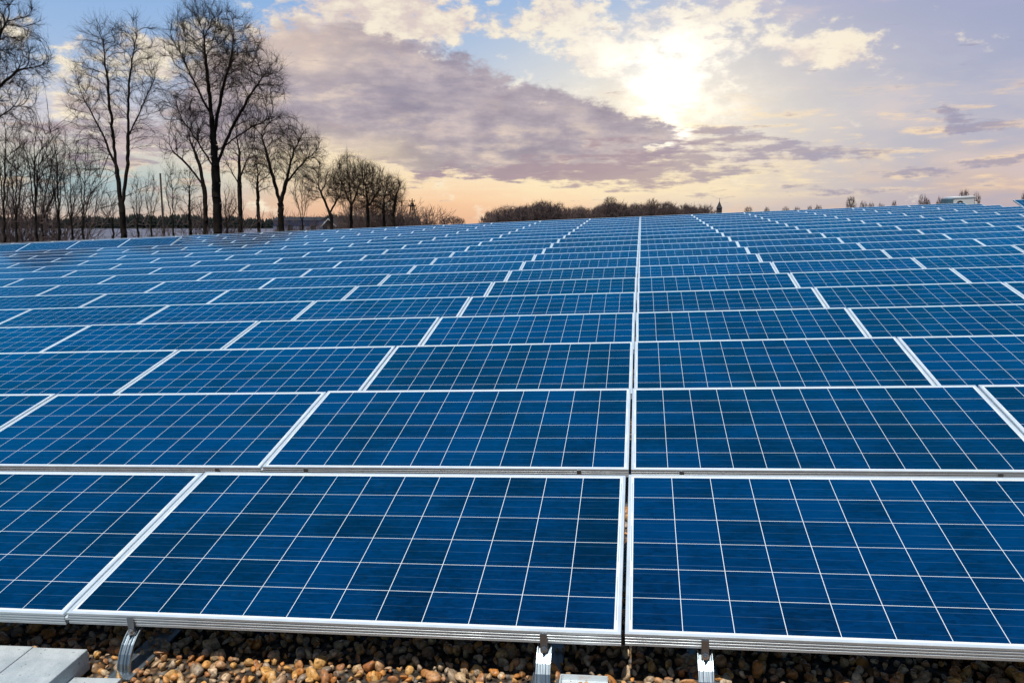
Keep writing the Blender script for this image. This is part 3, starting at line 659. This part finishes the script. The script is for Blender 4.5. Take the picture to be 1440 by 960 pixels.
# the clump right of the round-crowned tree
for bx, dist, lab, stems, lobes, sd, na in (
    (467, 105, 'bare tree leaning over the small gabled house', [['g', (466, 305), (455, 280), (448, 262)], [(463, 300), (478, 275)]], [(446, 258, 22, 25), (472, 260, 21, 26)], 71, 620),
    (492, 112, 'highest bare tree of the clump right of the gabled house', [['g', (494, 290), (492, 260)], [(494, 290), (505, 262)], [(494, 290), (483, 262)]], [(490, 250, 21, 32), (507, 255, 20, 28), (480, 264, 18, 26)], 72, 900),
    (518, 110, 'dense round bare tree in the middle of the clump', [['g', (517, 295), (516, 270)], [(517, 290), (530, 272)]], [(518, 262, 30, 32), (506, 276, 20, 22), (535, 274, 20, 24)], 73, 1100),
    (540, 118, 'dense bare tree at the right of the clump', [['g', (540, 300), (540, 280)]], [(542, 275, 18, 26), (535, 290, 24, 16)], 74, 650),
    (552, 108, 'thin wispy bare tree leaning right beside the power pole', [['g', (553, 300), (557, 275), (561, 262)]], [(557, 268, 12, 22)], 75, 190)):
    px_tree('bare_tree', lab, 'tree', dist, bx, stems, lobes, seed=sd, natt=int(na*2.1), step=.42, kill=.45, reach=7, rtrunk=.22, tip=.0135, twigs=4, tl=.85)

# low-growing brush and far trees from one recipe: fans of stems and twigs
def brush(rs, n, w, d, h, tip, shape=None):
    P0, P1, Ra, Rb = [], [], [], []
    for _ in range(n):
        x, y = rs.uniform(-w, w), rs.uniform(-d, d); H = h*(1-.45*(x/w)**2)*rs.uniform(.6, 1.08)
        q = np.array([x, y, -.3]); dr = np.array([rs.normal()*.22, rs.normal()*.22, 1.]); dr /= np.linalg.norm(dr); L = H/4; r = tip*2.6
        for k in range(4):
            q2 = q+dr*L; P0.append(q); P1.append(q2); Ra.append(r); Rb.append(r*.7); r *= .7
            for _t in range(3 if k else 1):
                d2 = dr+rs.normal(size=3)*.6; d2 /= np.linalg.norm(d2); P0.append(q2); P1.append(q2+d2*L*.8); Ra.append(tip); Rb.append(tip*.4)
                d3 = d2+rs.normal(size=3)*.5; d3 /= np.linalg.norm(d3); P0.append(q2+d2*L*.45); P1.append(q2+d2*L*.45+d3*L*.5); Ra.append(tip*.8); Rb.append(tip*.3)
            dr = dr+rs.normal(size=3)*.16; dr /= np.linalg.norm(dr); q = q2
    return tubes(P0, P1, np.array(Ra), np.array(Rb), 3)
def basis(px, dist):
    o = at(px, 306, dist); o.z = 0
    return Matrix.Translation(o) @ Matrix(((RGT.x, FWD.x, 0, 0), (RGT.y, FWD.y, 0, 0), (0, 0, 1, 0), (0, 0, 0, 1)))
H_EYE = EYE.z
def px_h(py, dist): return H_EYE + (315-py)/FPX*dist
rs = np.random.RandomState(77)
for px0, px1, ytop, dist, n, lab in ((470, 600, 291, 125, 620, 'dark thicket of bare bushes under the tree clump'), (-20, 75, 190, 70, 90, 'tangle of bare saplings behind the left thicket'), (-10, 90, 280, 66, 150, 'low bare undergrowth beneath the left thicket'), (250, 345, 297, 92, 200, 'bare undergrowth round the foot of the tallest tree'), (582, 612, 303, 135, 260, 'dark rounded bushes right of the power pole'), (372, 470, 303, 128, 110, 'bare hedge in front of the pale lilac house'), (470, 590, 300, 138, 500, 'second row of dark bushes under the tree clump'),
                                   (190, 250, 305, 95, 50, 'sparse undergrowth left of the brown-leaved tree')):
    w = (px1-px0)/2/FPX*dist; V, Q = brush(rs, n, w, 4.0, px_h(ytop, dist), .03)
    me = fast_mesh('undergrowth', V, Q, M['farwood']); tag(link('undergrowth', me, None, basis((px0+px1)/2, dist)), lab, 'undergrowth', kind='stuff')

# distant individual trees and bushes along the skyline
FV = []; fm_t = []
for k in range(4):
    lb = [((0, 0, 6.2), (3.3, 3.0, 3.6)), ((1.1-.7*k, .3, 4.6), (2.8, 2.4, 2.2)), ((-.8+.5*k, 0, 7.4), (1.8, 1.6, 2.3))]
    T, Cm, _l = tree_mesh(90+k, [[(0, 0, -.3), (0, 0, 2.2)]], lb, natt=380, step=.5, kill=.6, reach=6, rtrunk=.26, tip=.036, twigs=3, tl=.8, kside=5)
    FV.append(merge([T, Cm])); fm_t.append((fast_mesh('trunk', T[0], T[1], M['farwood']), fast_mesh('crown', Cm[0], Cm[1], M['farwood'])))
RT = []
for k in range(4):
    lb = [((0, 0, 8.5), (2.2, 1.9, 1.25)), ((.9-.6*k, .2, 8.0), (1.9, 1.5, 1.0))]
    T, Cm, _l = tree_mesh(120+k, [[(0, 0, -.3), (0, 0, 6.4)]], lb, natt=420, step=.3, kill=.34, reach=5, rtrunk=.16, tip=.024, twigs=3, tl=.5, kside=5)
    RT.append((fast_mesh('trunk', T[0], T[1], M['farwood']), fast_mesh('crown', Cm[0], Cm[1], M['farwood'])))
def far_put(px, ytop, wpx, dist, k, lab, grp='small far trees along the skyline'):
    h = px_h(ytop, dist); w = wpx/FPX*dist
    t = thing('distant_tree', lab, 'tree', basis(px, dist) @ Matrix.Rotation(k*1.7, 4, 'Z') @ Matrix.Diagonal((w/3.3, w/3.3, h/10, 1)), grp)
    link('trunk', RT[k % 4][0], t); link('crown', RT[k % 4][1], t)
for i, (px, yt, w, dist, lab) in enumerate((
    (1195, 277, 10, 210, 'roundest bare tree on the skyline at right'), (1213, 284, 9, 230, 'low bare tree just right of the round skyline tree'), (1224, 285, 8, 230, 'lower half of a pair of small skyline trees'),
    (1238, 286, 7, 240, 'tiny skyline tree midway to the white unit'), (1256, 283, 6, 240, 'narrow skyline tree left of the twin-topped one'), (1296, 275, 9, 200, 'twin-topped bare tree left of the white unit'),
    (1303, 280, 7, 210, 'small bare tree touching the twin-topped one'), (1321, 277, 8, 190, 'bare tree directly left of the white unit'), (1353, 268, 12, 180, 'reddish bare tree rising behind the white unit'),
    (1371, 272, 8, 180, 'bare tree at the right end of the white unit'), (1439, 270, 9, 170, 'bare tree cut by the right picture edge'),
    (1150, 288, 7, 260, 'small skyline tree right of the steeple group'), (1138, 290, 6, 270, 'tiny round skyline bush'), (1104, 291, 8, 270, 'skyline bush in the middle right'), (1120, 291, 8, 280, 'skyline bush right of the middle one'),
    (1078, 291, 6, 280, 'skyline bush farther right of the steeple'), (1052, 291, 9, 280, 'wide skyline bush right of the steeple'),
    (625, 305, 12, 260, 'left end of the low bush group in the gap'), (637, 303, 14, 260, 'highest bush in the gap between the two woods'), (648, 306, 10, 260, 'right end of the low bush group in the gap'),
    (858, 277, 14, 330, 'tall narrow bare tree rising out of the middle wood'), (916, 280, 16, 330, 'rounded bare tree rising out of the middle wood'), (975, 291, 12, 320, 'bare tree near the right end of the middle wood'))):
    far_put(px, yt, w, dist, i, lab)

# far-off woods that read as one mass
def wood(name, spans, dist, dd, label, seed, m, hscale=1.0):
    rs = np.random.RandomState(seed); parts = []
    for (p0, y0, p1, y1, cnt) in spans:
        for _ in range(cnt):
            f = rs.rand(); px = p0+(p1-p0)*f; yt = y0+(y1-y0)*f; D_ = dist+rs.uniform(0, dd); h = px_h(yt+1.5*math.sin(px*.31)+rs.uniform(-3.2, 4.5), D_)*hscale
            V, Q = FV[rs.randint(4)]; a = rs.rand()*6.28; w = rs.uniform(.8, 1.3)*h/10
            X = V[:, 0]*math.cos(a)-V[:, 1]*math.sin(a); Y = V[:, 0]*math.sin(a)+V[:, 1]*math.cos(a)
            o = at(px, 306, D_); parts.append((np.stack([X*w+o.x, Y*w+o.y, V[:, 2]*h/10], 1), Q))
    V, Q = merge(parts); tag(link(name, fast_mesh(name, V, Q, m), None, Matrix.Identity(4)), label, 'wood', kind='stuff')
wood('distant_wood', [(684, 300, 712, 293, 10), (712, 291, 775, 287, 26), (775, 288, 805, 294, 12), (805, 294, 850, 291, 18), (850, 287, 905, 288, 23), (905, 288, 945, 288, 17), (945, 291, 995, 292, 18)], 330, 60,
     'brown bare wood along the skyline behind the centre of the array', 5, M['farwood'])
def spruces():
    rs = np.random.RandomState(9); Vs, Fs, o = [], [], 0
    for _ in range(1900):
        px = rs.uniform(-260, 590); D_ = 1450+rs.uniform(0, 250); c = at(px, 306, D_); h = px_h(305+2.0*math.sin(px*.021)+1.6*math.sin(px*.09)+rs.uniform(-2.5, 3.5), D_)
        wd = h*rs.uniform(.20, .34); k = 6; lv = 4
        for t in range(lv):
            z0 = h*(t/lv)*.9; z1 = h*min(1, (t+1.55)/lv); rr = wd*(1-t/lv*.8); an = rs.rand()*6
            ring = [(c.x+rr*math.cos(an+2*math.pi*j/k)*rs.uniform(.75, 1.2), c.y+rr*math.sin(an+2*math.pi*j/k), z0) for j in range(k)]
            Vs += ring+[(c.x, c.y, z1)]; Fs += [(o+j, o+(j+1) % k, o+k) for j in range(k)]; o += k+1
    me = fast_mesh('distant_forest', Vs, Fs, M['conifer']); tag(link('distant_forest', me, None, Matrix.Identity(4)), 'dark conifer forest along the far side of the frosted field', 'forest', kind='stuff')
spruces()

# ------------------------------------------------------------------ houses, steeple, poles
def house(px0, px1, ytop, yeave, dist, wallm, roofm, name, label, gable_front):
    mw = basis((px0+px1)/2, dist); w = (px1-px0)/FPX*dist/2; he, hr = px_h(yeave, dist), px_h(ytop, dist); dep = 5.0
    t = thing(name, label, 'house', mw)
    if gable_front:
        v = [Vector(p) for p in ((-w, 0, 0), (w, 0, 0), (w, 0, he), (0, 0, hr), (-w, 0, he))]; v += [q+Vector((0, 2*dep, 0)) for q in v]
        f = [(0, 1, 2, 3, 4), (9, 8, 7, 6, 5), (0, 5, 6, 1), (1, 6, 7, 2), (4, 9, 5, 0)]
        link('wall', mesh('wall', v, f, wallm), t); ov = .35; sl_ = (hr-he)/w
        for s in (-1, 1):
            b = B(); a = [(0, hr+.05), (s*(w+ov), he-ov*sl_+.05), (s*(w+ov), he-ov*sl_+.22), (0, hr+.25)]
            vv = [Vector((x, -.3, z)) for x, z in a]+[Vector((x, 2*dep+.3, z)) for x, z in a]
            b.raw(vv, [(0, 1, 2, 3), (7, 6, 5, 4), (0, 4, 5, 1), (1, 5, 6, 2), (2, 6, 7, 3), (3, 7, 4, 0)]); link('roof', b.mesh('roof', roofm), t)
        for s in (-1, 1):
            a = [(0, hr+.26), (s*(w+ov), he-ov*sl_+.23), (s*(w+ov), he-ov*sl_+.02), (0, hr+.04)]
            vv = [Vector((x, -.36, z)) for x, z in a]+[Vector((x, -.31, z)) for x, z in a]
            b = B().raw(vv, [(0, 1, 2, 3), (7, 6, 5, 4), (0, 4, 5, 1), (1, 5, 6, 2), (2, 6, 7, 3), (3, 7, 4, 0)]); link('verge_board', b.mesh('verge_board', M['white']), t)
        link('window', B().box(-.55, .55, -.03, .04, he-1.0, he+.3).mesh('window', M['dark']), t)
    else:
        link('wall', B().box(-w, w, 0, 2*dep, 0, he).mesh('wall', wallm), t); ov = .4
        v = [Vector(p) for p in ((-w-ov, -ov, he), (w+ov, -ov, he), (w+ov, 2*dep+ov, he), (-w-ov, 2*dep+ov, he), (-w-ov, dep, hr), (w+ov, dep, hr))]
        link('roof', mesh('roof', v, [(0, 1, 5, 4), (2, 3, 4, 5), (0, 4, 3), (1, 2, 5), (0, 3, 2, 1)], roofm), t)
        for k in range(4):
            x = -w+(k+.5)*w/2; link('window', B().box(x-.5, x+.5, -.03, .04, he-2.4, he-1.0).mesh('window', M['dark']), t)
    return t
house(384, 448, 305, 310, 170, M['lilac'], M['tiles'], 'farmhouse', 'long pale lilac house with a dark roof behind the trees', False)
house(454, 470, 309, 317, 150, M['gable'], M['tiles'], 'gabled_house', 'small grey-green house showing a pointed gable with pale edges', True)

def steeple():
    d = 480; t = thing('church_steeple', 'dark pointed church steeple on the skyline right of the middle wood', 'church steeple', basis(1011, d)); mp = d/FPX
    zt, zs, ze = px_h(283, d), px_h(293.5, d), 0; w = 3.1*mp
    link('tower', B().box(-w, w, -w, w, 0, zs).mesh('tower', M['slate']), t)
    v = [Vector((x*w*1.18, y*w*1.18, zs)) for x, y in ((-1, -1), (1, -1), (1, 1), (-1, 1))]+[Vector((x*w*.62, y*w*.62, zs+(zt-zs)*.42)) for x, y in ((-1, -1), (1, -1), (1, 1), (-1, 1))]+[Vector((0, 0, zt))]
    link('spire', mesh('spire', v, [(0, 1, 5, 4), (1, 2, 6, 5), (2, 3, 7, 6), (3, 0, 4, 7), (4, 5, 8), (5, 6, 8), (6, 7, 8), (7, 4, 8), (3, 2, 1, 0)], M['slate']), t)
    link('finial', B().cyl((0, 0, zt-.2), (0, 0, zt+1.6), .14, .05, 8).mesh('finial', M['slate']), t)
steeple()
def power_pole():
    d = 120; t = thing('power_pole', 'dark two-legged wooden power pole with two crossarms', 'power pole', basis(580, d)); zt = px_h(281, d); mp = d/FPX
    for s in (-1, 1):
        link('leg', B().cyl((s*2.0, 0, -.2), (s*.14, 0, zt-.5), .11, .08, 8).mesh('leg', M['pole'], 0, True), t)
    link('top_post', B().cyl((0, 0, zt-1.6), (0, 0, zt+.1), .09, .07, 8).mesh('top_post', M['pole'], 0, True), t)
    for z, w in ((zt-.3, 4*mp), (zt-.9, 5.6*mp)):
        c = link('crossarm', B().box(-w, w, -.22, -.10, z-.06, z+.06).mesh('crossarm', M['pole']), t)
        for x in (-w+.06, w-.06): link('insulator', B().cyl((x, -.16, z+.08), (x, -.16, z+.24), .035, .03, 8).mesh('insulator', M['slate']), c)
    for z in (zt-1.0, zt-4): link('brace', B().box(-.4, .4, -.07, .07, z-.07, z+.07).mesh('brace', M['pole']), t)
power_pole()
d = 100; t = thing('mast', 'thin straight pole standing in the field between two trees', 'pole', basis(229, d)); zt = px_h(247, d)
link('shaft', B().cyl((0, 0, -.2), (0, 0, zt), .15, .11, 8).mesh('shaft', M['pole'], 0, True), t)
link('cap', B().cyl((0, 0, zt), (0, 0, zt+.12), .14, .05, 8).mesh('cap', M['slate']), t)
